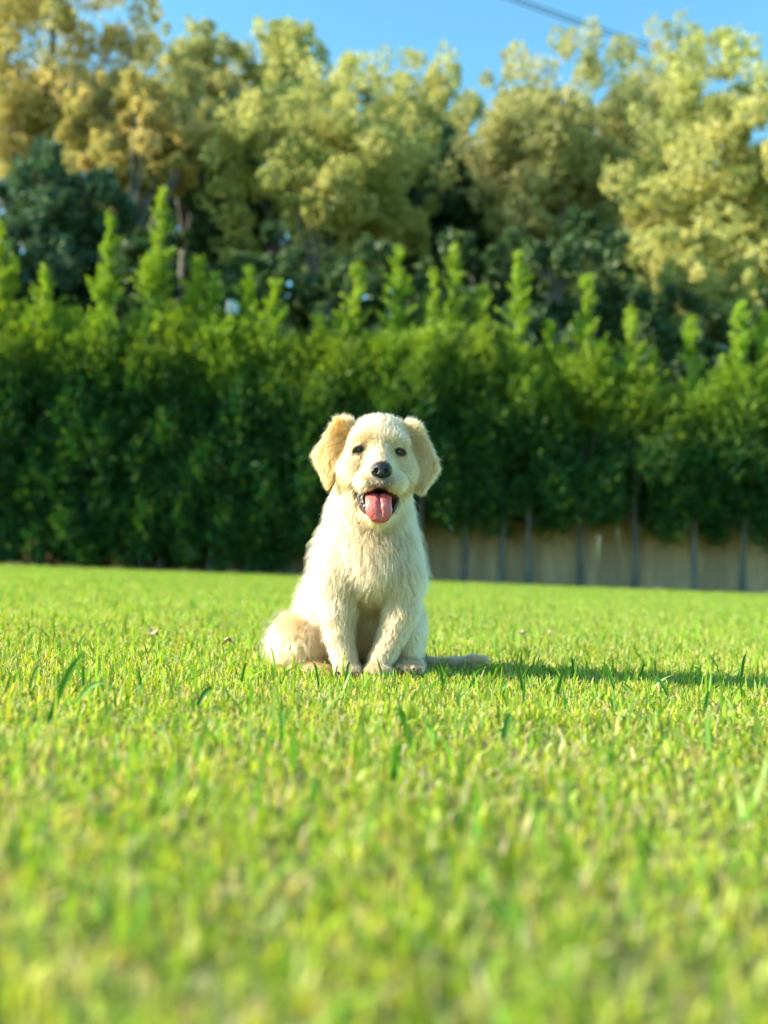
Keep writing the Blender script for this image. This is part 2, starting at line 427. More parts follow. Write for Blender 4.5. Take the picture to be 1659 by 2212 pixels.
def hedge_tree(trunk_px, leaders, z_low, z_top, label, seed, base_px=1250, hue=0.0, rad_x=0.70):
    """one hedge conifer: bare trunk below z_low, clipped column to z_top, feathery leaders above.
    leaders: photo positions of the shoot tips"""
    r = np.random.default_rng(seed)
    x0 = at_depth(trunk_px, base_px, HEDGE_Y)[0]
    y0 = HEDGE_Y + r.uniform(-0.07, 0.07)
    base = empty('hedge_conifer', (x0, y0, 0))
    b = np.array([x0, y0, 0])
    cs = []; rs = []
    H = z_top - z_low
    nl = int(86 * max(H, 1.5) / 3.4)
    zz = r.uniform(0, 1, nl) ** 0.95
    th = r.uniform(0, 2 * math.pi, nl)
    prof = rad_x * (0.70 + 0.30 * np.sin(np.pi * np.clip(zz * 0.85 + 0.16, 0, 1))) * (1 - 0.35 * np.clip((zz - 0.8) / 0.2, 0, 1))
    q = r.uniform(0.45, 1.0, nl)
    cl = np.stack([np.cos(th) * prof * q, np.sin(th) * prof * q * 0.9, z_low + 0.14 + zz * (H - 0.1)], 1)
    cr = r.uniform(0.19, 0.31, nl)
    C, Nn, I = clump_leaves(cl, cr, 230, r, up=0.5, shell=0.30, squash=1.6)
    out = C.copy(); out[:, 2] = 0
    Nn = Nn * 0.7 + out / (np.linalg.norm(out, axis=1, keepdims=True) + 0.1) * 0.6 + np.array([0, 0, 0.5])
    keep = C[:, 2] > 0.06
    C, Nn = C[keep], Nn[keep]
    # colour: blue-green clipped face, yellow-green new growth on top; shade and sunlight painted in
    sunlit_fresh = np.clip((C[:, 2] - (z_top - 1.0)) / 1.1, 0, 1)[:, None]
    shaded_old = np.array([0.013, 0.086, 0.027]); sunlit_young = np.array([0.27 + hue, 0.39, 0.035])
    mixr = np.clip(sunlit_fresh * 0.75 + r.normal(0, 0.14, (len(C), 1)) + 0.06, 0, 1)
    colr = (shaded_old * (1 - mixr) + sunlit_young * mixr) * r.uniform(0.75, 1.25, (len(C), 1))
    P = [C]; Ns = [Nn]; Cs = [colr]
    sticks = []
    z_tops = []
    for lx, ly in leaders:
        tip = at_depth(lx, ly, y0 + r.uniform(-0.2, 0.2)) - b
        s = np.array([tip[0] * 0.75 + r.uniform(-0.05, 0.05), tip[1], z_top - 0.75])
        Ln = np.linalg.norm(tip - s)
        z_tops.append(tip[2])
        sticks.append((s, tip))
        # side sprays that shorten towards the tip, swept upwards
        nb = int(21 * Ln) + 8
        tt = np.sort(r.uniform(0, 1, nb) ** 0.9)
        for t in tt:
            c0 = s + (tip - s) * t
            blen = (0.46 * (1 - t) ** 0.8 + 0.06) * r.uniform(0.45, 1.35)
            a = r.uniform(0, 2 * math.pi)
            dv = np.array([math.cos(a), math.sin(a), r.uniform(0.55, 1.15)]); dv /= np.linalg.norm(dv)
            n = int(10 + 46 * blen)
            u = r.uniform(0, 1, n)
            p = c0 + dv * (blen * u)[:, None] + r.normal(size=(n, 3)) * (0.035 * (1.15 - u))[:, None]
            P.append(p); Ns.append(dv + r.normal(size=(n, 3)) * 0.45)
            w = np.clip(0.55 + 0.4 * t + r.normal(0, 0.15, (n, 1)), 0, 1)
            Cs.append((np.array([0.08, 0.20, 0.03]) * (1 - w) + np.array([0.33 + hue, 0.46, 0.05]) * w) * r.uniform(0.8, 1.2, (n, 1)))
        n = 60
        u = r.uniform(0, 1, n)
        P.append(s + (tip - s) * u[:, None] + r.normal(size=(n, 3)) * 0.015)
        Ns.append(np.tile((tip - s) / Ln, (n, 1)) + r.normal(size=(n, 3)) * 0.3); Cs.append(np.tile(np.array([0.33 + hue, 0.45, 0.05]), (n, 1)))
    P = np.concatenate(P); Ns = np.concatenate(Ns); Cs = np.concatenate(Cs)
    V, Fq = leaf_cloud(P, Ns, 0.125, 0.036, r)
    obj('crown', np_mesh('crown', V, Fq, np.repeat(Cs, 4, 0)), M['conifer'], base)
    parts = [tube([(0, 0, -0.05), (r.uniform(-.03, .03), 0, z_low * 0.5), (r.uniform(-.04, .04), 0, z_low + 0.3), (0, 0, z_top - 0.3)],
                  [0.062, 0.05, 0.046, 0.02], 9)]
    for s, t in sticks:
        parts.append(tube([(0, 0, z_top - 1.5), s, t], [0.028, 0.018, 0.004], 6))
    for i in range(7):
        a = r.uniform(0, 6.28); z = z_low + r.uniform(-0.12, 0.5)
        parts.append(tube([(0, 0, z), (math.cos(a) * .35, math.sin(a) * .35, z + 0.22)], [0.016, 0.006], 5))
    v, f = join(parts)
    obj('trunk', np_mesh('trunk', v, f, None, True), M['bark'], base)
    tag(base, label, 'conifer', 'conifers of the clipped hedge along the fence')
    return base


def build_background():
    # board fence behind the hedge
    FY = 14.15
    fence = empty('board_fence', (0, FY, 0))
    tag(fence, 'brown vertical board fence glimpsed behind the hedge trunks', 'fence')
    kinds = []
    for k in range(5):
        w = 0.144 + 0.005 * (k % 3); h = 1.78 + 0.012 * k
        v, f = box((-w / 2, -0.0055, 0.03), (w / 2, 0.0055, h))
        me = np_mesh('board', v, f); me.materials.append(M['wood']); kinds.append(me)
    x = -10.5
    i = 0
    while x < 10.5:
        o = obj('board', kinds[(i * 7 + i // 3) % 5], None, fence, (x, 0.012 * (i % 2) - 0.012, rng.uniform(-0.02, 0.02)))
        o.rotation_euler = (0, rng.normal(0, 0.004), rng.normal(0, 0.012))
        x += 0.1415; i += 1
    for z in (0.3, 0.95, 1.55):
        v, f = box((-10.6, 0.016, z - 0.04), (10.6, 0.056, z + 0.04)); obj('rail', np_mesh('rail', v, f), M['wood'], fence)
    for k in range(9):
        v, f = box((-0.05, 0.058, -0.3), (0.05, 0.158, 1.7)); obj('post', np_mesh('post', v, f), M['wood'], fence, (-10 + 2.5 * k, 0, 0))

    # the clipped conifer hedge: trunk x, shoot tips, z of lowest foliage, z of clipped top
    hz = lambda x, y: at_depth(x, y, HEDGE_Y)[2]
    rows = [
        (-120, [(-110, 560), (-60, 600)], 1215, 690), (-20, [(0, 480), (25, 560)], 1205, 640), (82, [(100, 575)], 1195, 650),
        (185, [(238, 470)], 1218, 655), (300, [(352, 408), (318, 560)], 1195, 640),
        (345, [(430, 560)], 1165, 660), (455, [(462, 590), (500, 690)], 1215, 690), (535, [(542, 578), (596, 610)], 1212, 685),
        (625, [(690, 690)], 1205, 730), (715, [(772, 572), (735, 680)], 1180, 720), (818, [(862, 530)], 1160, 715),
        (905, [(938, 590), (985, 534)], 1135, 700), (1000, [(1042, 625)], 1118, 705), (1080, [(1122, 548)], 1128, 735),
        (1145, [(1188, 700), (1215, 745)], 1135, 760), (1255, [(1268, 598), (1300, 745)], 1142, 765), (1375, [(1362, 672), (1410, 765)], 1160, 790),
        (1505, [(1492, 690)], 1150, 800), (1610, [(1598, 660), (1560, 770), (1650, 680)], 1160, 780),
        (1720, [(1715, 700), (1760, 740)], 1165, 800)]
    ords = ['first', 'second', 'third', 'fourth', 'fifth', 'sixth', 'seventh', 'eighth', 'ninth', 'tenth', 'eleventh', 'twelfth', 'thirteenth',
            'fourteenth', 'fifteenth', 'sixteenth', 'seventeenth', 'eighteenth', 'last']
    for i, (tx, lead, ylow, ytop) in enumerate(rows):
        extra = ''
        if i == 4: extra = ', tallest'
        lab = f'feathery green hedge conifer, {ords[i - 1]} in the row from the left edge{extra}' if i else 'feathery green hedge conifer beyond the left edge of the view'
        hedge_tree(tx, lead, max(0.12, hz(tx, ylow)), hz(tx, ytop + 55), lab, 300 + i, hue=0.02 * math.sin(i * 1.7))

    # broadleaf trees beyond the hedge
    YO = [(0.35, 0.35, 0.13), (0.55, 0.48, 0.18), (0.66, 0.52, 0.27)]          # yellow to orange
    YG = [(0.30, 0.36, 0.12), (0.49, 0.50, 0.18), (0.64, 0.59, 0.25)]          # yellow green
    OL = [(0.27, 0.32, 0.13), (0.44, 0.44, 0.19), (0.60, 0.54, 0.29)]          # olive buff
    GR = 'autumn trees beyond the hedge'
    T = broad_tree
    T(110, 165, 290, 270, 22, YO, 'orange and yellow autumn tree at the far left, cut by the top of the picture', seed=1, group=GR, leaves=40000, clumps=190)
    T(300, 310, 170, 150, 20.5, YO, 'low orange tinted autumn tree in front of the far left one', seed=2, group=GR, leaves=18000, clumps=100)
    T(425, 240, 160, 185, 26, OL, 'olive tree behind, between the left orange tree and the yellow one', seed=3, group=GR, leaves=20000, clumps=110)
    T(600, 220, 140, 170, 27, YG, 'bright yellow green tree left of the gap of sky', seed=4, group=GR, leaves=20000, clumps=110)
    T(700, 400, 265, 260, 21, YG, 'broad yellow olive tree right behind the middle of the hedge', seed=5, group=GR, leaves=38000, clumps=180)
    T(870, 275, 185, 165, 26, YG, 'yellow green tree with a ragged top under the patch of open sky', seed=6, group=GR, leaves=22000, clumps=120)
    T(1205, 365, 225, 290, 22, OL, 'tall buff olive tree right of the patch of open sky', seed=7, group=GR, leaves=40000, clumps=190)
    T(1410, 290, 185, 245, 25, OL, 'thin topped olive tree where the overhead cable ends', seed=8, group=GR, leaves=22000, clumps=120)
    T(1575, 450, 255, 385, 19, YG, 'big yellow tree filling the right edge', seed=9, group=GR, leaves=46000, clumps=230)
    T(1530, 640, 190, 150, 17.6, YG, 'low yellow green tree just over the right end of the hedge', seed=10, group=GR, leaves=18000, clumps=100)
    DK = [(0.040, 0.085, 0.035), (0.075, 0.13, 0.050), (0.13, 0.18, 0.07)]
    TE = [(0.040, 0.090, 0.055), (0.07, 0.13, 0.075), (0.10, 0.17, 0.095)]
    GD = 'dark evergreens between the hedge and the autumn trees'
    for k, (x, y, hw, hh, Y, p, lab) in enumerate([
        (110, 640, 200, 310, 18.6, TE, 'dark teal evergreen tree over the left end of the hedge'),
        (330, 830, 130, 350, 17.2, DK, 'dark evergreen shrub behind the tallest hedge shoot'),
        (490, 420, 130, 200, 24, TE, 'dark evergreen tree in the hollow between the left autumn trees'),
        (560, 860, 150, 350, 17.4, DK, 'dark evergreen shrub left of the middle behind the hedge'),
        (790, 880, 150, 340, 17.0, DK, 'dark evergreen shrub right behind the puppy and the hedge'),
        (930, 480, 110, 220, 24, TE, 'dark evergreen tree in the hollow under the open sky'),
        (1020, 850, 160, 370, 17.3, DK, 'dark evergreen shrub right of the middle behind the hedge'),
        (1240, 840, 170, 370, 17.2, DK, 'dark evergreen shrub behind the single spiky shoots at the right'),
        (1450, 930, 150, 320, 16.6, DK, 'dark evergreen shrub under the low yellow green tree'),
        (250, 660, 270, 430, 30, DK, 'dark evergreen tree far back behind the left orange tree'),
        (640, 660, 270, 430, 30, DK, 'dark evergreen tree far back behind the broad middle tree'),
        (1060, 660, 270, 430, 30, DK, 'dark evergreen tree far back behind the buff olive tree'),
        (1400, 660, 270, 430, 30, DK, 'dark evergreen tree far back left of the big right tree'),
        (-60, 850, 150, 330, 17.0, DK, 'dark evergreen shrub cut by the left edge'),
        (1700, 930, 150, 320, 16.6, DK, 'dark evergreen shrub cut by the right edge')]):
        T(x, y, hw, hh, Y, p, lab, leaves=21000 if Y < 29 else 16000, clumps=150, lsize=0.17 if Y < 29 else 0.32, name='evergreen_tree', seed=40 + k, group=GD, mat='evergreen')

    # white board glimpsed over the hedge
    p = at_depth(500, 662, 14.6)
    wb = empty('white_sign', (p[0], 14.6, 0))
    v, f = box((-0.07, -0.012, p[2] - 0.12), (0.11, 0.012, p[2] + 0.09)); obj('panel', np_mesh('panel', v, f), M['white_paint'], wb).rotation_euler = (0, 0, 0.35)
    v, f = box((-0.03, 0.014, -0.2), (0.03, 0.074, p[2] + 0.1)); obj('post', np_mesh('post', v, f), M['wood'], wb)
    tag(wb, 'small white board glimpsed above the hedge left of the puppy', 'board')

    # overhead cables
    for k, (dy, lab) in enumerate([(0, 'thin upper overhead cable crossing the sky at the top right'), (0.13, 'thin lower overhead cable crossing the sky at the top right')]):
        a = at_depth(700, -160, 29); b = at_depth(1500, 128, 29.5)
        pts = [a + (b - a) * t + np.array([0, 0, -dy * (0.4 + t) - 0.9 * math.sin(math.pi * t) * 0.12]) for t in np.linspace(-0.4, 1.6, 25)]
        v, f = tube(pts, [0.022] * 25, 6)
        o = obj('overhead_cable', np_mesh('overhead_cable', v, f, None, True), M['cable'])
        tag(o, lab, 'cable', 'overhead cables')

# ------------------------------------------------------------------ the puppy
# Modelled in the camera-aligned frame at the puppy's distance, in units of photo pixels (3024 wide): x right, y DOWN, w away.
DOG_D = 3646.0                   # the puppy's distance in those units
DOG_S = 2734.0                   # units per metre
PX, PY = 1512.0, 2016.0

def loc(x, y, w):
    """photo position + depth -> undistorted local units (x right, y down, w away)"""
    s = 1 + w / DOG_D
    return np.array([(x - PX) * s, (y - PY) * s, w])

def to_world(p):
    p = np.asarray(p, float)
    return CP + (p[..., 0:1] * CR - p[..., 1:2] * CU + (DOG_D + p[..., 2:3]) * CF) / DOG_S

def dir_world(d):
    d = np.asarray(d, float)
    return d[..., 0:1] * CR - d[..., 1:2] * CU + d[..., 2:3] * CF


class Field:
    """distance field on a grid; smooth unions of ellipsoids, round cones and ear flaps, turned into one closed mesh"""
    def __init__(self, lo, hi, h):
        self.lo = np.array(lo, float); self.h = h
        self.n = np.ceil((np.array(hi, float) - self.lo) / h).astype(int) + 1
        self.d = np.full(self.n, 60.0, np.float32)

    def _sub(self, lo, hi, mg):
        a = np.floor((np.asarray(lo) - mg - self.lo) / self.h).astype(int).clip(0, self.n - 1)
        b = (np.ceil((np.asarray(hi) + mg - self.lo) / self.h).astype(int) + 1).clip(1, self.n)
        sl = tuple(slice(a[i], b[i]) for i in range(3))
        ax = [self.lo[i] + self.h * np.arange(a[i], b[i], dtype=np.float32) for i in range(3)]
        return sl, np.meshgrid(*ax, indexing='ij', sparse=True)

    def _mix(self, sl, nd, k, sub):
        a = self.d[sl]
        if sub:
            nd = -nd; h = np.maximum(k - np.abs(a - nd), 0) / k
            self.d[sl] = np.maximum(a, nd) + h * h * k * 0.25
        else:
            h = np.maximum(k - np.abs(a - nd), 0) / k
            self.d[sl] = np.minimum(a, nd) - h * h * k * 0.25

    def ell(self, c, r, k=25, rot=0.0, sub=False, tilt=0.0):
        s = 1 + c[2] / DOG_D; c = loc(*c); r = np.array(r, float) * s
        R = np.full(3, max(r)) if (rot or tilt) else r
        sl, (X, Y, W) = self._sub(c - R, c + R, k + 12)
        X = X - c[0]; Y = Y - c[1]; W = W - c[2]
        if rot:
            q = rad(rot); X, Y = X * math.cos(q) + Y * math.sin(q), -X * math.sin(q) + Y * math.cos(q)
        if tilt:
            q = rad(tilt); Y, W = Y * math.cos(q) + W * math.sin(q), -Y * math.sin(q) + W * math.cos(q)
        k0 = np.sqrt((X / r[0]) ** 2 + (Y / r[1]) ** 2 + (W / r[2]) ** 2)
        k1 = np.sqrt((X / r[0] ** 2) ** 2 + (Y / r[1] ** 2) ** 2 + (W / r[2] ** 2) ** 2) + 1e-6
        self._mix(sl, (k0 * (k0 - 1) / k1).astype(np.float32), k, sub)

    def cap(self, a, b, ra, rb, k=25, sub=False):
        ra *= 1 + a[2] / DOG_D; rb *= 1 + b[2] / DOG_D
        a = loc(*a); b = loc(*b); R = max(ra, rb)
        sl, (X, Y, W) = self._sub(np.minimum(a, b) - R, np.maximum(a, b) + R, k + 12)
        v = b - a; L2 = float(v @ v) + 1e-6
        t = ((X - a[0]) * v[0] + (Y - a[1]) * v[1] + (W - a[2]) * v[2]) / L2
        t = np.clip(t, 0, 1)
        d = np.sqrt((X - a[0] - t * v[0]) ** 2 + (Y - a[1] - t * v[1]) ** 2 + (W - a[2] - t * v[2]) ** 2)
        self._mix(sl, (d - (ra + (rb - ra) * t)).astype(np.float32), k, sub)

    def chain(self, pts, k=25):
        for p, q in zip(pts[:-1], pts[1:]):
            self.cap(p[:3], q[:3], p[3], q[3], k)

    def flap(self, poly, wfun, th, k=14, rnd=8):
        """thin flap: outline in x,y, bent in depth by wfun(x, y)"""
        P = np.array([loc(x, y, 20)[:2] for x, y in poly])
        lo = np.array([*P.min(0), -140]); hi = np.array([*P.max(0), 190])
        sl, (X, Y, W) = self._sub(lo, hi, 20)
        X2 = X[:, :, 0] + 0 * Y[:, :, 0]; Y2 = Y[:, :, 0] + 0 * X[:, :, 0]
        best = np.full(X2.shape, 1e9); ins = np.zeros(X2.shape, bool)
        n = len(P)
        for i in range(n):
            a = P[i]; b = P[(i + 1) % n]; v = b - a
            t = (((X2 - a[0]) * v[0] + (Y2 - a[1]) * v[1]) / (v @ v)).clip(0, 1)
            best = np.minimum(best, np.hypot(X2 - a[0] - t * v[0], Y2 - a[1] - t * v[1]))
            c = ((a[1] > Y2) != (b[1] > Y2))
            with np.errstate(divide='ignore', invalid='ignore'):
                ins ^= c & (X2 < (b[0] - a[0]) * (Y2 - a[1]) / (b[1] - a[1] + 1e-9) + a[0])
        sd2 = np.where(ins, -best, best) + rnd
        wz = wfun(X2 + PX, Y2 + PY)
        dw = np.abs(W - wz[:, :, None]) - th + rnd
        d2 = sd2[:, :, None] + 0 * W
        d = np.minimum(np.maximum(d2, dw), 0) + np.hypot(np.maximum(d2, 0), np.maximum(dw, 0)) - rnd
        self._mix(sl, d.astype(np.float32), k, False)

    def mesh(self, smooth=3):
        d = self.d; n = self.n
        ins = d < 0
        c = [d[i:n[0] - 1 + i, j:n[1] - 1 + j, k:n[2] - 1 + k] for i in (0, 1) for j in (0, 1) for k in (0, 1)]
        cnt = sum((q < 0).astype(np.int8) for q in c)
        act = (cnt > 0) & (cnt < 8)
        idx = np.full(act.shape, -1, np.int64); cells = np.argwhere(act); idx[act] = np.arange(len(cells))
        val = np.stack([q[act] for q in c], 1)
        corner = np.array([(i, j, k) for i in (0, 1) for j in (0, 1) for k in (0, 1)], float)
        acc = np.zeros((len(cells), 3)); m_ = np.zeros(len(cells))
        for a in range(8):
            for b in range(a + 1, 8):
                if np.abs(corner[a] - corner[b]).sum() != 1: continue
                x = (val[:, a] < 0) != (val[:, b] < 0)
                t = val[x, a] / (val[x, a] - val[x, b])
                acc[x] += corner[a] + t[:, None] * (corner[b] - corner[a]); m_[x] += 1
        V = self.lo + self.h * (cells + acc / m_[:, None])
        Fs = []
        for ax in range(3):
            s0 = [slice(None)] * 3; s1 = [slice(None)] * 3
            s0[ax] = slice(0, -1); s1[ax] = slice(1, None)
            A = ins[tuple(s0)]; B = ins[tuple(s1)]
            e = np.argwhere(A != B); flip = A[tuple(e.T)]
            u, v = [(1, 2), (2, 0), (0, 1)][ax]
            ok = (e[:, u] > 0) & (e[:, v] > 0) & (e[:, u] < n[u] - 1) & (e[:, v] < n[v] - 1)
            e = e[ok]; flip = flip[ok]
            q = []
            for du, dv in ((0, 0), (-1, 0), (-1, -1), (0, -1)):
                g = e.copy(); g[:, u] += du; g[:, v] += dv; q.append(idx[tuple(g.T)])
            q = np.stack(q, 1)
            q[~flip] = q[~flip][:, ::-1]
            Fs.append(q)
        Fq = np.concatenate(Fs)
        for it in range(smooth):
            for lam in (0.5, -0.52):
                s = np.zeros_like(V); k_ = np.zeros(len(V))
                for i in range(4):
                    a, b = Fq[:, i], Fq[:, (i + 1) % 4]
                    for q in range(3):
                        s[:, q] += np.bincount(a, V[b, q], len(V)) + np.bincount(b, V[a, q], len(V))
                    k_ += np.bincount(a, minlength=len(V)) + np.bincount(b, minlength=len(V))
                V = V + lam * (s / k_[:, None] - V)
        return V, Fq


def flip_if_needed(V, Fq):
    a, b, c = V[Fq[:, 0]], V[Fq[:, 1]], V[Fq[:, 2]]
    vol = np.einsum('ij,ij->i', a, np.cross(b, c)).sum() + np.einsum('ij,ij->i', a, np.cross(c, V[Fq[:, 3]])).sum()
    return Fq[:, ::-1] if vol < 0 else Fq


EYES = [(1410, 1771, -76), (1577, 1780, -76)]

def build_dog():
    base_p = np.array([to_world(loc(1450, 2600, 150))[0], to_world(loc(1450, 2600, 150))[1], 0.0])
    dog = empty('puppy', base_p)
    tag(dog, 'cream golden puppy sitting on the lawn, mouth open and tongue out', 'dog')

    B = Field((-560, -440, -260), (520, 800, 640), 5.5)
    # --- trunk of the body
    B.chain([(1475, 1880, 75, 120), (1467, 1962, 80, 133), (1459, 2036, 86, 148), (1454, 2130, 97, 168)], 45)
    B.ell((1452, 2215, 95), (182, 190, 160), 55)
    B.ell((1478, 2235, 15), (112, 135, 100), 50)
    B.ell((1328, 2280, 60), (84, 155, 110), 40)
    B.ell((1572, 2250, 60), (76, 165, 105), 40)
    B.chain([(1440, 2300, 200, 175), (1400, 2470, 330, 170)], 60)
    B.ell((1318, 2400, 200), (130, 160, 160), 45)
    B.ell((1405, 2530, 380), (235, 110, 150), 50)
    B.ell((1470, 2440, 190), (125, 165, 130), 40)
    # --- haunches
    B.ell((1200, 2525, 165), (118, 115, 150), 35, rot=12)
    B.ell((1592, 2480, 150), (78, 128, 150), 30)
    B.ell((1600, 2560, 110), (58, 75, 110), 25)
    # --- hind paws
    B.ell((1246, 2630, 20), (50, 27, 80), 14)
    for i, x in enumerate((1216, 1238, 1262, 1284)):
        B.ell((x, 2634, -52 + abs(i - 1.5) * 8), (14, 17, 26), 7)
    B.ell((1612, 2622, 0), (56, 36, 85), 16)
    for i, x in enumerate((1572, 1598, 1626, 1652)):
        B.ell((x, 2632, -72 + abs(i - 1.5) * 9), (17, 21, 30), 8)
    # --- forelegs
    B.chain([(1334, 2295, 20, 84), (1333, 2400, -5, 64), (1338, 2500, -25, 52)], 28)
    B.chain([(1338, 2500, -25, 52), (1354, 2585, -45, 47), (1365, 2625, -58, 47)], 12)
    B.ell((1367, 2634, -72), (52, 32, 62), 14)
    for i, x in enumerate((1330, 1354, 1380, 1404)):
        B.ell((x, 2644, -118 + abs(i - 1.5) * 10), (15, 19, 28), 7)
    B.chain([(1580, 2275, 20, 84), (1578, 2400, -5, 62), (1545, 2500, -28, 52)], 30)
    B.chain([(1545, 2500, -28, 52), (1507, 2585, -48, 46), (1492, 2625, -60, 46)], 10)
    B.ell((1488, 2635, -76), (52, 31, 62), 9)
    for i, x in enumerate((1450, 1474, 1500, 1525)):
        B.ell((x, 2646, -122 + abs(i - 1.5) * 10), (15, 19, 28), 7)
    # --- tail
    B.chain([(1520, 2560, 470, 60), (1610, 2600, 390, 36), (1690, 2612, 300, 20), (1780, 2607, 262, 16), (1860, 2598, 246, 15), (1905, 2597, 240, 12)], 20)
    # --- head
    B.ell((1491, 1752, 34), (126, 118, 148), 30)
    B.ell((1491, 1800, 40), (140, 110, 140), 30)
    B.ell((1425, 1728, -60), (48, 34, 46), 28, rot=-18)
    B.ell((1562, 1735, -60), (48, 34, 46), 28, rot=18)
    B.ell((1410, 1858, -6), (80, 86, 98), 35)
    B.ell((1569, 1862, -6), (78, 86, 98), 35)
    B.chain([(1493, 1785, -80, 44), (1501, 1836, -160, 38)], 28)
    B.chain([(1497, 1845, -50, 74), (1501, 1868, -138, 56)], 30)
    B.ell((1450, 1900, -118), (54, 46, 76), 22, rot=8)
    B.ell((1549, 1904, -118), (53, 47, 76), 22, rot=-8)
    B.ell((1500, 1893, -168), (42, 30, 34), 18)
    # --- lower jaw and open mouth
    B.chain([(1490, 1965, 10, 92), (1490, 2008, -60, 62), (1492, 2026, -104, 40)], 30)
    B.ell((1490, 1984, -118), (76, 48, 118), 9, sub=True)
    B.ell((1496, 1946, -150), (40, 32, 80), 10, sub=True)
    B.ell((1490, 1962, -60), (84, 34, 60), 10, sub=True)
    # lips
    B.chain([(1408, 1932, -55, 8), (1418, 1972, -84, 8), (1436, 2010, -118, 7), (1462, 2034, -138, 6), (1520, 2036, -138, 6), (1546, 2012, -118, 7), (1561, 1972, -84, 8), (1568, 1936, -55, 8)], 9)
    # --- eyelids
    for sx, (ex, ey, ew) in ((1, EYES[0]), (-1, EYES[1])):
        B.ell((ex, ey, ew - 18), (24, 16, 21), 7, rot=-sx * 18, sub=True)
        B.chain([(ex - sx * 26, ey + 10, ew - 8, 6), (ex - sx * 12, ey - 7, ew - 22, 7), (ex + sx * 8, ey - 18, ew - 26, 8), (ex + sx * 23, ey - 10, ew - 24, 6)], 10)
        B.chain([(ex - sx * 26, ey + 15, ew - 8, 6), (ex, ey + 19, ew - 18, 7), (ex + sx * 24, ey + 5, ew - 20, 6)], 9)
    # --- ears
    earL = [(1385, 1672), (1350, 1650), (1326, 1652), (1300, 1690), (1264, 1742), (1238, 1784), (1248, 1828), (1272, 1876), (1291, 1916),
            (1312, 1892), (1334, 1850), (1350, 1790), (1378, 1730)]
    earR = [(1596, 1680), (1628, 1668), (1648, 1674), (1672, 1718), (1702, 1772), (1727, 1836), (1706, 1884), (1680, 1912), (1664, 1938),
            (1642, 1930), (1629, 1910), (1629, 1830), (1618, 1770), (1600, 1730)]
    B.flap(earL, lambda x, y: 14 + 0.30 * (1350 - x) - 26 * np.sin(np.clip((1372 - x) / 150, 0, 1) * 3.1) - 0.05 * (y - 1660), 13, 16, 9)
    B.flap(earR, lambda x, y: 18 + 0.34 * (x - 1632) - 30 * np.sin(np.clip((x - 1606) / 140, 0, 1) * 3.1) - 0.05 * (y - 1660), 13, 16, 9)
    B.ell((1368, 1690, 24), (34, 40, 40), 22)
    B.ell((1612, 1700, 24), (32, 40, 40), 22)
    V, Fq = B.mesh(3)
    Fq = flip_if_needed(V, Fq)
    s = 1 + V[:, 2] / DOG_D
    IX = V[:, 0] / s + PX; IY = V[:, 1] / s + PY; IW = V[:, 2]        # where each vertex shows in the photo

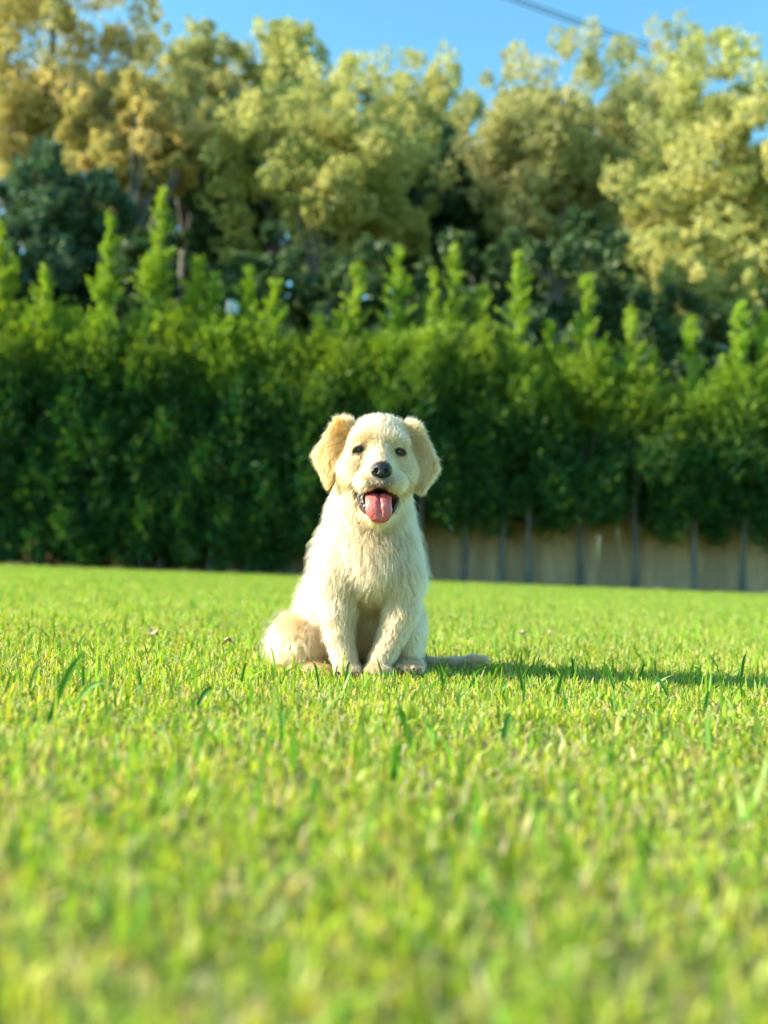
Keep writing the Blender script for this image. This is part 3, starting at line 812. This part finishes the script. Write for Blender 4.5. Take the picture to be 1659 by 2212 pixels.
    # --- coat: length (mm), golden tint, comb direction and lift at anchor points, blended over the surface
    A = [  # x, y, w, length, gold, dx, dy, dw, lift
        (1500, 1815, -170, 4, .25, 0, -1, .5, .25), (1493, 1780, -110, 6, .18, 0, -1, .3, .35), (1491, 1735, -112, 9, .15, .05, -1, .3, .35),
        (1440, 1700, -90, 9, .25, -.35, -1, .4, .3), (1550, 1705, -90, 9, .12, .35, -1, .4, .3), (1491, 1640, 0, 9, .12, 0, -.5, 1, .3), (1491, 1660, 120, 12, .2, 0, .4, 1, .3),
        (1410, 1745, -95, 5, .25, -.7, -.4, .4, .25), (1577, 1752, -95, 5, .12, .7, -.4, .4, .25),
        (1405, 1815, -80, 7, .18, -.9, .5, .5, .3), (1580, 1820, -80, 7, .08, .9, .5, .5, .3),
        (1360, 1830, -20, 11, .25, -.7, .8, .5, .4), (1620, 1840, -20, 11, .15, .7, .8, .5, .4),
        (1372, 1900, 0, 13, .3, -.5, 1, .4, .4), (1610, 1910, 0, 13, .25, .5, 1, .4, .4),
        (1450, 1870, -180, 5, .12, -.7, .7, .4, .3), (1550, 1875, -180, 5, .05, .7, .7, .4, .3), (1430, 1905, -140, 7, .08, -.8, .8, .5, .35),
        (1565, 1910, -140, 7, .05, .8, .8, .5, .35), (1500, 1905, -195, 5, .1, 0, 1, .1, .4),
        (1440, 2030, -90, 9, .35, -.4, 1, .3, .35), (1490, 2062, -110, 12, .3, 0, 1, .3, .4), (1545, 2035, -90, 9, .3, .4, 1, .3, .35), (1490, 2075, -30, 14, .4, 0, 1, .1, .3),
        # ears
        (1340, 1670, 0, 12, .55, -.5, -.6, .4, .6), (1300, 1720, 0, 11, .75, -.6, .8, 0, .25), (1240, 1780, 20, 13, .85, -.8, .7, 0, .35), (1290, 1830, 0, 10, .9, -.2, 1, 0, .2), (1285, 1910, 10, 12, .9, -.1, 1, 0, .3), (1340, 1790, 0, 8, .85, .1, 1, 0, .25),
        (1635, 1685, 0, 12, .4, .5, -.6, .4, .6), (1680, 1760, 0, 11, .5, .6, .8, 0, .25), (1728, 1830, 20, 13, .6, .8, .7, 0, .35), (1680, 1870, 0, 10, .55, .2, 1, 0, .2), (1660, 1935, 10, 12, .55, .1, 1, 0, .3), (1632, 1830, 0, 8, .5, 0, 1, 0, .25),
        # neck and chest
        (1340, 2000, 60, 20, .25, -.4, 1, .1, .45), (1250, 2090, 80, 24, .12, -.6, 1, .1, .5), (1400, 2100, -20, 20, .25, -.25, 1, 0, .35), (1480, 2110, -40, 17, .35, 0, 1, 0, .3),
        (1560, 2100, -20, 20, .2, .3, 1, 0, .35), (1640, 2050, 60, 20, .08, .4, 1, .1, .45), (1480, 2210, -80, 22, .10, .1, 1, 0, .4), (1390, 2200, -40, 21, .08, -.3, 1, 0, .35),
        (1570, 2200, -40, 20, .06, .3, 1, 0, .35), (1500, 2300, -80, 20, .12, .15, 1, 0, .35), (1270, 2250, 40, 22, .08, -.3, 1, 0, .4), (1650, 2220, 40, 18, .04, .3, 1, 0, .4),
        (1470, 2400, -20, 15, .30, 0, 1, 0, .25), (1450, 2520, 20, 13, .45, 0, 1, 0, .25), (1450, 2200, 300, 22, .2, 0, 1, .4, .35), (1220, 2340, 180, 22, .12, -.4, 1, .1, .45), (1600, 2350, 180, 18, .08, .3, 1, 0, .35),
        # haunches, back
        (1180, 2440, 180, 22, .18, -.5, 1, 0, .5), (1090, 2540, 160, 24, .15, -.8, .7, 0, .6), (1200, 2560, 40, 16, .22, -.3, 1, 0, .35), (1290, 2500, 60, 14, .22, .1, 1, 0, .3),
        (1650, 2450, 120, 12, .06, .2, 1, 0, .3), (1610, 2540, 30, 10, .12, .1, 1, 0, .25), (1400, 2480, 520, 22, .25, 0, 1, .3, .35),
        # legs and paws
        (1330, 2400, -80, 12, .10, -.2, 1, 0, .3), (1290, 2420, 0, 14, .14, -.4, 1, 0, .4), (1345, 2520, -75, 8, .10, 0, 1, 0, .25), (1365, 2620, -110, 6, .06, 0, 1, -.3, .3),
        (1580, 2400, -75, 12, .08, 0, 1, 0, .3), (1530, 2520, -75, 8, .15, -.3, 1, 0, .25), (1490, 2620, -115, 6, .06, 0, 1, -.3, .3),
        (1612, 2620, -60, 6, .10, 0, .6, -1, .3), (1250, 2625, -40, 6, .2, 0, .6, -1, .3),
        (1680, 2600, 300, 8, .04, 1, .1, -.2, .3), (1790, 2600, 250, 8, .05, 1, .05, 0, .3), (1905, 2598, 240, 8, .4, 1, .1, 0, .35)]
    A = np.array(A, float)
    AP = np.array([loc(*a[:3]) for a in A])
    def coat(P):
        out = np.zeros((len(P), 6))
        for i in range(0, len(P), 20000):
            q = P[i:i + 20000]
            d2 = ((q[:, None] - AP[None]) ** 2).sum(2)
            w = 1 / (d2 + 250) ** 2.0
            w /= w.sum(1, keepdims=True)
            out[i:i + 20000] = w @ A[:, 3:]
        return out          # length, gold, dx, dy, dw, lift

    CREAM = np.array([0.525, 0.355, 0.20]); GOLD = np.array([0.45, 0.19, 0.045])
    ca = coat(V)
    col = CREAM * (1 - ca[:, 1:2]) + GOLD * ca[:, 1:2]
    bare = np.zeros(len(V))
    # dark rims of the eyes, lips, inside of the mouth
    for ex, ey, ew in EYES:
        sg = 1 if ex < 1490 else -1
        ux = (IX - ex) * 0.93 - sg * (IY - ey) * 0.36; uy = sg * (IX - ex) * 0.36 + (IY - ey) * 0.93
        q = np.hypot(ux / 24, uy / 17); w = np.clip((1.2 - q) / 0.3, 0, 1) * (IW < 0)
        col = col * (1 - w[:, None]) + np.array([0.035, 0.025, 0.02]) * w[:, None]; bare = np.maximum(bare, np.clip((1.3 - q) / 0.15, 0, 1) * (IW < 0))
    mo = np.sqrt(((IX - 1490) / 84) ** 2 + ((IY - 1978) / 58) ** 2 + ((IW + 112) / 132) ** 2)
    w = np.clip((1.06 - mo) / 0.06, 0, 1) * (IW < 10) * (IY > 1918 + 0 * IX)
    deep = np.clip((IW + 100) / 60, 0, 1)[:, None]
    inner = np.array([0.03, 0.018, 0.018]) * (1 - deep) + np.array([0.26, 0.045, 0.04]) * deep
    col = col * (1 - w[:, None]) + inner * w[:, None]; bare = np.maximum(bare, w)
    lipline = [(1408, 1932, -55), (1416, 1972, -84), (1434, 2010, -118), (1548, 2012, -118), (1565, 1972, -84), (1572, 1936, -55)]
    for a, b in ((0, 1), (1, 2), (3, 4), (4, 5)):
        pa = loc(*lipline[a]); pb = loc(*lipline[b]); v = pb - pa
        t = ((V - pa) @ v / (v @ v)).clip(0, 1)
        dd = np.linalg.norm(V - pa - t[:, None] * v, axis=1)
        w = np.clip((15 - dd) / 4, 0, 1)
        col = col * (1 - w[:, None]) + np.array([0.03, 0.025, 0.027]) * w[:, None]; bare = np.maximum(bare, w)
    nz_ = np.sqrt(((IX - 1501) / 40) ** 2 + ((IY - 1853) / 35) ** 2) + np.where(IW < -120, 0, 9)
    w = np.clip((1.15 - nz_) / 0.15, 0, 1); col = col * (1 - w[:, None]) + np.array([0.03, 0.03, 0.032]) * w[:, None]; bare = np.maximum(bare, w)
    # smudge of grey skin under the nose
    q = np.hypot((IX - 1500) / 56, (IY - 1898) / 34); smudge = np.clip((1.1 - q) / 0.6, 0, 1) * (IW < -120)
    col = col * (1 - 0.75 * smudge[:, None]) + np.array([0.12, 0.10, 0.09]) * 0.75 * smudge[:, None]
    # bare skin under the coat is pinkish grey
    skin = np.array([0.46, 0.33, 0.22])
    dark = col.sum(1, keepdims=True) < 0.75
    col = np.where(dark, col, 0.3 * skin + 0.7 * col * 0.95)
    WV = to_world(V) - base_p
    me = np_mesh('body', WV, Fq, col, True)
    body = obj('body', me, M['skin'], dog)

    # --- fur strands
    tri = np.concatenate([Fq[:, [0, 1, 2]], Fq[:, [0, 2, 3]]])
    a, b, c = V[tri[:, 0]], V[tri[:, 1]], V[tri[:, 2]]
    fn = np.cross(b - a, c - a); area = np.linalg.norm(fn, axis=1) * 0.5
    fq = np.zeros_like(V)
    for i in range(3):
        for q in range(3): fq[:, q] += np.bincount(tri[:, i], fn[:, q], len(V))
    VN = fq / (np.linalg.norm(fq, axis=1, keepdims=True) + 1e-9)
    cen = (a + b + c) / 3
    NH = 260000
    head = (cen[:, 1] + PY < 2070)
    dens = area * np.where(head, 2.2, 1.0) * np.where(cen[:, 2] > 260, 0.5, 1.0) * np.where(fn[:, 2] > 0.3 * area, 0.7, 1)
    dens *= 1 - bare[tri].mean(1).clip(0, 1)
    dens[(bare[tri].max(1) > 0.5)] = 0
    r = np.random.default_rng(5)
    def strands(n, seed):
        r = np.random.default_rng(seed)
        t = r.choice(len(tri), n, p=dens / dens.sum())
        u = r.random((n, 2)); fl = u.sum(1) > 1; u[fl] = 1 - u[fl]
        bc = np.stack([1 - u.sum(1), u[:, 0], u[:, 1]], 1)
        P = np.einsum('ni,nij->nj', bc, V[tri[t]]); Nn = np.einsum('ni,nij->nj', bc, VN[tri[t]])
        Nn /= np.linalg.norm(Nn, axis=1, keepdims=True) + 1e-9
        return P, Nn
    P, Nn = strands(NH, 5)
    # guides: every strand leans to the tuft it belongs to
    GN = 20000
    GP, GNrm = strands(GN, 6)
    kd = kdtree.KDTree(GN)
    for i, p in enumerate(GP): kd.insert(p, i)
    kd.balance()
    gi = np.array([kd.find(p)[1] for p in P])
    SEG = 6
    def grow(P, Nn, tangent_noise, seed, lenmul=None, liftmul=1.0):
        r = np.random.default_rng(seed)
        cf = coat(P); n = len(P)
        L = cf[:, 0] * 2.734 * np.where(P[:, 1] + PY < 2050, 0.68, 0.85) * r.uniform(0.65, 1.2, n)
        if lenmul is not None: L = L * lenmul
        cdir = cf[:, 2:5]
        # slow swirls in the lie of the coat
        sw = np.stack([np.sin(P[:, 1] / 43 + P[:, 0] / 71) + 0.6 * np.sin(P[:, 0] / 23 + 1.3), 0 * P[:, 0],
                       np.cos(P[:, 0] / 37 + P[:, 1] / 59)], 1) * 0.22
        cdir = cdir / (np.linalg.norm(cdir, axis=1, keepdims=True) + 1e-9) + sw + tangent_noise
        T = cdir - Nn * (cdir * Nn).sum(1, keepdims=True)
        T /= np.linalg.norm(T, axis=1, keepdims=True) + 1e-9
        lift = cf[:, 5] * r.uniform(0.6, 1.5, n) * liftmul * np.where(P[:, 1] + PY < 2050, 1.0, 1.05)
        pts = [P.copy()]; cur = P.copy()
        for s_ in range(1, SEG):
            tt = s_ / (SEG - 1)
            d = T + Nn * (lift * 1.5 * (1 - 0.75 * tt) + 0.05)[:, None] + np.array([0, 0.18 * tt, 0]) + r.normal(size=(n, 3)) * 0.09
            d /= np.linalg.norm(d, axis=1, keepdims=True)
            cur = cur + d * (L / (SEG - 1))[:, None]
            pts.append(cur)
        return np.stack(pts, 1), cf, L
    gnoise = r.normal(size=(GN, 3)) * 0.30
    GS, _, GL = grow(GP, GNrm, gnoise, 7)
    guard = r.random(NH) < 0.10                  # long loose hairs that stand off the coat
    S, cf, L = grow(P, Nn, gnoise[gi] * 0.8 + r.normal(size=(NH, 3)) * 0.16, 8, np.where(guard, 1.5, 1.0), np.where(guard, 1.9, 1.0))
    t = np.linspace(0, 1, SEG)
    amount = r.uniform(0.2, 0.58, NH) * np.where(guard, 0.15, 1) * np.clip(cf[:, 0] / 16, 0.45, 1)
    wcl = (amount[:, None] * t[None] ** 1.3)[:, :, None]
    rel = GS[gi] - GS[gi][:, :1]
    S = S * (1 - wcl) + (GP[gi][:, None] + rel * (L / GL[gi]).clip(0.6, 1.4)[:, None, None]) * wcl

    def hair_object(name, S, colr, r0, r1, mat, parent):
        n, k = S.shape[:2]
        hc = bpy.data.hair_curves.new(name)
        hc.add_curves([k] * n)
        W = (to_world(S.reshape(-1, 3)) - base_p).astype(np.float32)
        hc.attributes['position'].data.foreach_set('vector', W.ravel())
        ra = hc.attributes.get('radius') or hc.attributes.new('radius', 'FLOAT', 'POINT')
        prof = np.linspace(1, 0, k) ** 0.8
        rr = (r1 + (r0 - r1) * prof)[None] * np.ones((n, 1))
        ra.data.foreach_set('value', rr.astype(np.float32).ravel())
        ac = hc.attributes.new('Col', 'FLOAT_COLOR', 'CURVE')
        c4 = np.ones((n, 4), np.float32); c4[:, :3] = colr
        ac.data.foreach_set('color', c4.ravel())
        hc.materials.append(mat)
        o = bpy.data.objects.new(name, hc); COL.objects.link(o); o.parent = parent
        return o
    tuft = r.normal(0, 1, GN)[gi]
    gold = np.clip(cf[:, 1] * 1.25 + 0.03 + r.normal(0, 0.10, NH) + tuft * 0.09, 0, 1)[:, None]
    hcol = (CREAM * (1 - gold) + GOLD * gold) * (r.uniform(0.84, 1.14, NH) + 0.04 * tuft)[:, None].clip(0.6, 1.3)
    hx = P[:, 0] / (1 + P[:, 2] / DOG_D) + PX; hy = P[:, 1] / (1 + P[:, 2] / DOG_D) + PY
    sm = np.clip((1.15 - np.hypot((hx - 1500) / 58, (hy - 1897) / 34)) / 0.5, 0, 1) * (P[:, 2] < -110) * (r.random(NH) < 0.85)
    hcol = hcol * (1 - 0.85 * sm[:, None]) + np.array([0.04, 0.035, 0.033]) * 0.85 * sm[:, None]
    fur = hair_object('fur', S, hcol.clip(0, 0.95), 0.00018, 0.00004, M['fur'], dog)
    fur['kind'] = 'stuff'

    # --- whiskers and brow hairs
    wl = []
    for x, y, w, dx, dy, dw, ln in [(1425, 1905, -150, -1, .5, .2, 150), (1420, 1915, -140, -1, .8, .2, 140), (1430, 1920, -150, -.8, 1.1, .1, 130), (1415, 1900, -130, -1, .9, .3, 120),
                                    (1440, 1925, -160, -.6, 1.2, 0, 100), (1570, 1905, -150, 1, .3, .2, 120), (1575, 1915, -140, 1, .7, .2, 130), (1560, 1925, -150, .6, 1.2, .1, 110),
                                    (1568, 1725, -110, .8, -.9, -.1, 95), (1575, 1730, -108, 1, -.6, -.1, 110), (1580, 1735, -106, 1, -.25, -.1, 90), (1573, 1823, -90, 1, -.1, -.2, 70), (1418, 1722, -110, -.8, -.9, -.1, 70),
                                    (1480, 2062, -110, -.3, 1, 0, 70), (1497, 2064, -110, .1, 1, 0, 80), (1470, 2058, -105, -.5, 1, 0, 75)]:
        p = loc(x, y, w); d = np.array([dx, dy, dw]) / np.linalg.norm([dx, dy, dw])
        ln *= 0.75
        wl.append([p + d * ln * t_ + np.array([0, 0.28 * ln * t_ * t_, 0]) for t_ in np.linspace(0, 1, 8)])
    wl = np.array(wl)
    wh = hair_object('whiskers', wl, np.tile([0.9, 0.85, 0.75], (len(wl), 1)), 0.00015, 0.00004, M['fur'], dog)

    # --- nose leather
    Nf = Field((-80, -230, -260), (60, -100, -110), 2.2)
    Nf.ell((1501, 1846, -182), (39, 27, 30), 12)
    Nf.ell((1501, 1868, -186), (27, 19, 26), 14)
    Nf.ell((1478, 1856, -190), (19, 18, 22), 8); Nf.ell((1524, 1857, -190), (19, 18, 22), 8)
    Nf.ell((1481, 1853, -215), (11, 10, 18), 4, sub=True); Nf.ell((1521, 1854, -215), (11, 10, 18), 4, sub=True)
    Nf.cap((1463, 1866, -206), (1478, 1858, -216), 4, 5, 4, sub=True); Nf.cap((1540, 1867, -206), (1524, 1859, -216), 4, 5, 4, sub=True)
    Nf.cap((1501, 1856, -224), (1501, 1885, -214), 2.5, 3, 4, sub=True)
    v, f = Nf.mesh(2); f = flip_if_needed(v, f)
    obj('nose', np_mesh('nose', to_world(v) - base_p, f, None, True), M['nose'], dog)

    # --- eyes
    for ex, ey, ew in EYES:
        n1, n2 = 24, 16
        th = np.linspace(0, 2 * math.pi, n1, endpoint=False); ph = np.linspace(0.02, math.pi - 0.02, n2)
        P3 = np.array([[math.sin(p_) * math.cos(t_), math.sin(p_) * math.sin(t_), -math.cos(p_)] for p_ in ph for t_ in th])
        v = loc(ex, ey, ew) + P3 * np.array([24, 23, 25])
        f = np.array([(i * n1 + j, i * n1 + (j + 1) % n1, (i + 1) * n1 + (j + 1) % n1, (i + 1) * n1 + j) for i in range(n2 - 1) for j in range(n1)])
        f = flip_if_needed(v - v.mean(0), f)
        rr = np.hypot(P3[:, 0], P3[:, 1]); front = P3[:, 2] < 0
        colr = np.where((front & (rr < 0.30))[:, None], [0.004, 0.004, 0.004], np.where((front & (rr < 0.80))[:, None], [0.014, 0.008, 0.005], [0.10, 0.08, 0.07]))
        obj('eye', np_mesh('eye', to_world(v) - base_p, f, colr, True), M['eye'], dog)

    # --- tongue
    Tf = Field((-120, -120, -260), (110, 60, 60), 3.0)
    tp = [(1490, 1965, -20, 46, 12), (1491, 1957, -70, 49, 13), (1491, 1955, -115, 50, 13), (1490, 1963, -150, 51, 13), (1490, 1985, -176, 50, 14), (1492, 2010, -186, 50, 14), (1494, 2030, -184, 42, 14), (1495, 2043, -180, 28, 11)]
    for (x0, y0, w0, a0, b0), (x1, y1, w1, a1, b1) in zip(tp[:-1], tp[1:]):
        for t_ in np.linspace(0, 1, 4)[:-1]:
            x, y, w, a_, b_ = [p + (q - p) * t_ for p, q in zip((x0, y0, w0, a0, b0), (x1, y1, w1, a1, b1))]
            st = (y1 - y0) / (abs(w1 - w0) + abs(y1 - y0) + 1e-6)
            Tf.ell((x, y, w), (a_, b_ * (1 + 0.9 * st), b_ * (2.0 - 0.9 * st)), 10)
    for p, q in zip([(1491, 1940, -60), (1491, 1940, -118), (1492, 1951, -164), (1494, 1985, -196), (1496, 2015, -204)], [(1491, 1940, -118), (1492, 1951, -164), (1494, 1985, -196), (1496, 2015, -204), (1497, 2030, -202)]):
        Tf.cap(p, q, 4, 4, 12, sub=True)
    v, f = Tf.mesh(2); f = flip_if_needed(v - v.mean(0), f)
    obj('tongue', np_mesh('tongue', to_world(v) - base_p, f, None, True), M['tongue'], dog)

    # --- small milk teeth along the lower lip, claws
    def cone(p, q, r0):
        return tube([to_world(loc(*p)) - base_p, to_world((loc(*p) + loc(*q)) / 2) - base_p, to_world(loc(*q)) - base_p], [r0, r0 * 0.75, r0 * 0.1], 7)
    for x, y, w in [(1424, 1958, -92), (1428, 1974, -102), (1434, 1990, -112), (1441, 2004, -122), (1447, 2014, -130)]:
        v, f = cone((x, y + 4, w), (x + 1, y - 7, w - 3), 0.0014)
        obj('tooth', np_mesh('tooth', v, f, None, True), M['tooth'], dog)
    claws = [(1330, 2650, -140), (1354, 2652, -150), (1380, 2652, -150), (1404, 2650, -140), (1450, 2652, -142), (1474, 2655, -152), (1500, 2655, -152), (1525, 2652, -142),
             (1572, 2634, -92), (1598, 2636, -104), (1626, 2636, -104), (1652, 2634, -92), (1216, 2636, -66), (1238, 2638, -76), (1262, 2638, -76), (1284, 2636, -66)]
    for x, y, w in claws:
        v, f = cone((x, y, w + 10), (x, y + 10, w - 14), 0.0024)
        obj('claw', np_mesh('claw', v, f, None, True), M['claw'], dog)
    return dog


def build_fallen_leaves():
    mt = noisy_mat('dry_leaf', (0.42, 0.27, 0.14), (0.62, 0.47, 0.30), (120, 120, 120), 0.8, 0.3)
    spots = [(330, 1392, 'pale dry leaf fallen on the lawn left of the puppy', 0.5), (492, 1416, 'brown dry leaf fallen on the lawn near the puppy\'s haunch', 0.42),
             (1125, 1392, 'brown dry leaf fallen on the lawn behind the puppy\'s tail', 0.42), (1182, 1390, 'dry leaf fallen farthest to the right behind the tail', 0.36)]
    for k, (x, y, lab, sz) in enumerate(spots):
        r = np.random.default_rng(70 + k)
        p = on_ground(x, y)
        n = 12; V = [(0, 0, 0.004)]; L = 0.022 * sz / 0.5
        for i in range(n):
            a = 2 * math.pi * i / n
            q = L * (0.5 + 0.5 * abs(math.cos(a)) ** 0.7) * (1 + 0.16 * (-1) ** i)
            V.append((math.cos(a) * q, math.sin(a) * q * 0.65, 0.007 * math.sin(2 * a + k) + 0.006 * abs(math.sin(a))))
        V = np.array(V); V2 = np.concatenate([V, V - np.array([0, 0, 0.0006])])
        Fc = [(0, i + 1, (i + 1) % n + 1) for i in range(n)] + [(13, 13 + (i + 1) % n + 1, 13 + i + 1) for i in range(n)]
        o = obj('fallen_leaf', np_mesh('fallen_leaf', V2, Fc), mt, None, (p[0], p[1], 0.021))
        o.rotation_euler = (r.uniform(0.1, 0.25), r.uniform(-0.15, 0.15), r.uniform(0, 6))
        tag(o, lab, 'leaf', 'dry leaves fallen on the lawn')


def dog_materials():
    mt, t, out = new_mat('skin')
    p = t.nodes.new('ShaderNodeBsdfPrincipled'); at = t.nodes.new('ShaderNodeAttribute'); at.attribute_name = 'Col'
    t.links.new(at.outputs['Color'], p.inputs['Base Color']); p.inputs['Roughness'].default_value = 0.55; p.inputs['Specular IOR Level'].default_value = 0.35
    nz = t.nodes.new('ShaderNodeTexNoise'); nz.inputs['Scale'].default_value = 400; bp = t.nodes.new('ShaderNodeBump'); bp.inputs['Distance'].default_value = 0.002
    bp.inputs['Strength'].default_value = 0.5
    t.links.new(nz.outputs[0], bp.inputs['Height']); t.links.new(bp.outputs[0], p.inputs['Normal']); t.links.new(p.outputs[0], out.inputs[0])
    M['skin'] = mt
    mt, t, out = new_mat('fur')
    h = t.nodes.new('ShaderNodeBsdfHairPrincipled'); h.parametrization = 'COLOR'
    at = t.nodes.new('ShaderNodeAttribute'); at.attribute_name = 'Col'
    t.links.new(at.outputs['Color'], h.inputs['Color'])
    h.inputs['Roughness'].default_value = 0.42; h.inputs['Radial Roughness'].default_value = 0.65; h.inputs['Random Roughness'].default_value = 0.2
    t.links.new(h.outputs[0], out.inputs[0]); M['fur'] = mt
    def simple(name, c1, c2, rough, scale, bump, coat=0.0, sss=0.0):
        mt = noisy_mat(name, c1, c2, scale, rough, bump, 4, 0.5)
        p = [n for n in mt.node_tree.nodes if n.type == 'BSDF_PRINCIPLED'][0]
        p.inputs['Coat Weight'].default_value = coat; p.inputs['Coat Roughness'].default_value = 0.12
        p.inputs['Subsurface Weight'].default_value = sss; p.inputs['Subsurface Scale'].default_value = 0.004
        p.inputs['Subsurface Radius'].default_value = (1, 0.35, 0.25)
        return mt
    M['nose'] = simple('nose_leather', (0.006, 0.006, 0.007), (0.016, 0.016, 0.018), 0.33, (700, 700, 700), 0.25, 0.15)
    M['tongue'] = simple('tongue', (0.52, 0.085, 0.085), (0.62, 0.14, 0.13), 0.42, (260, 260, 260), 0.25, 0.25, 0.3)
    M['tooth'] = simple('tooth', (0.75, 0.70, 0.60), (0.8, 0.76, 0.66), 0.3, (50, 50, 50), 0.05, 0.3)
    M['claw'] = simple('claw', (0.05, 0.035, 0.03), (0.12, 0.09, 0.07), 0.4, (90, 90, 90), 0.05)
    mt, t, out = new_mat('eye')
    p = t.nodes.new('ShaderNodeBsdfPrincipled'); at = t.nodes.new('ShaderNodeAttribute'); at.attribute_name = 'Col'
    t.links.new(at.outputs['Color'], p.inputs['Base Color']); p.inputs['Roughness'].default_value = 0.25
    p.inputs['Coat Weight'].default_value = 1; p.inputs['Coat Roughness'].default_value = 0.03
    t.links.new(p.outputs[0], out.inputs[0]); M['eye'] = mt

build_grass()
build_background()
dog_materials()
build_dog()
build_fallen_leaves()
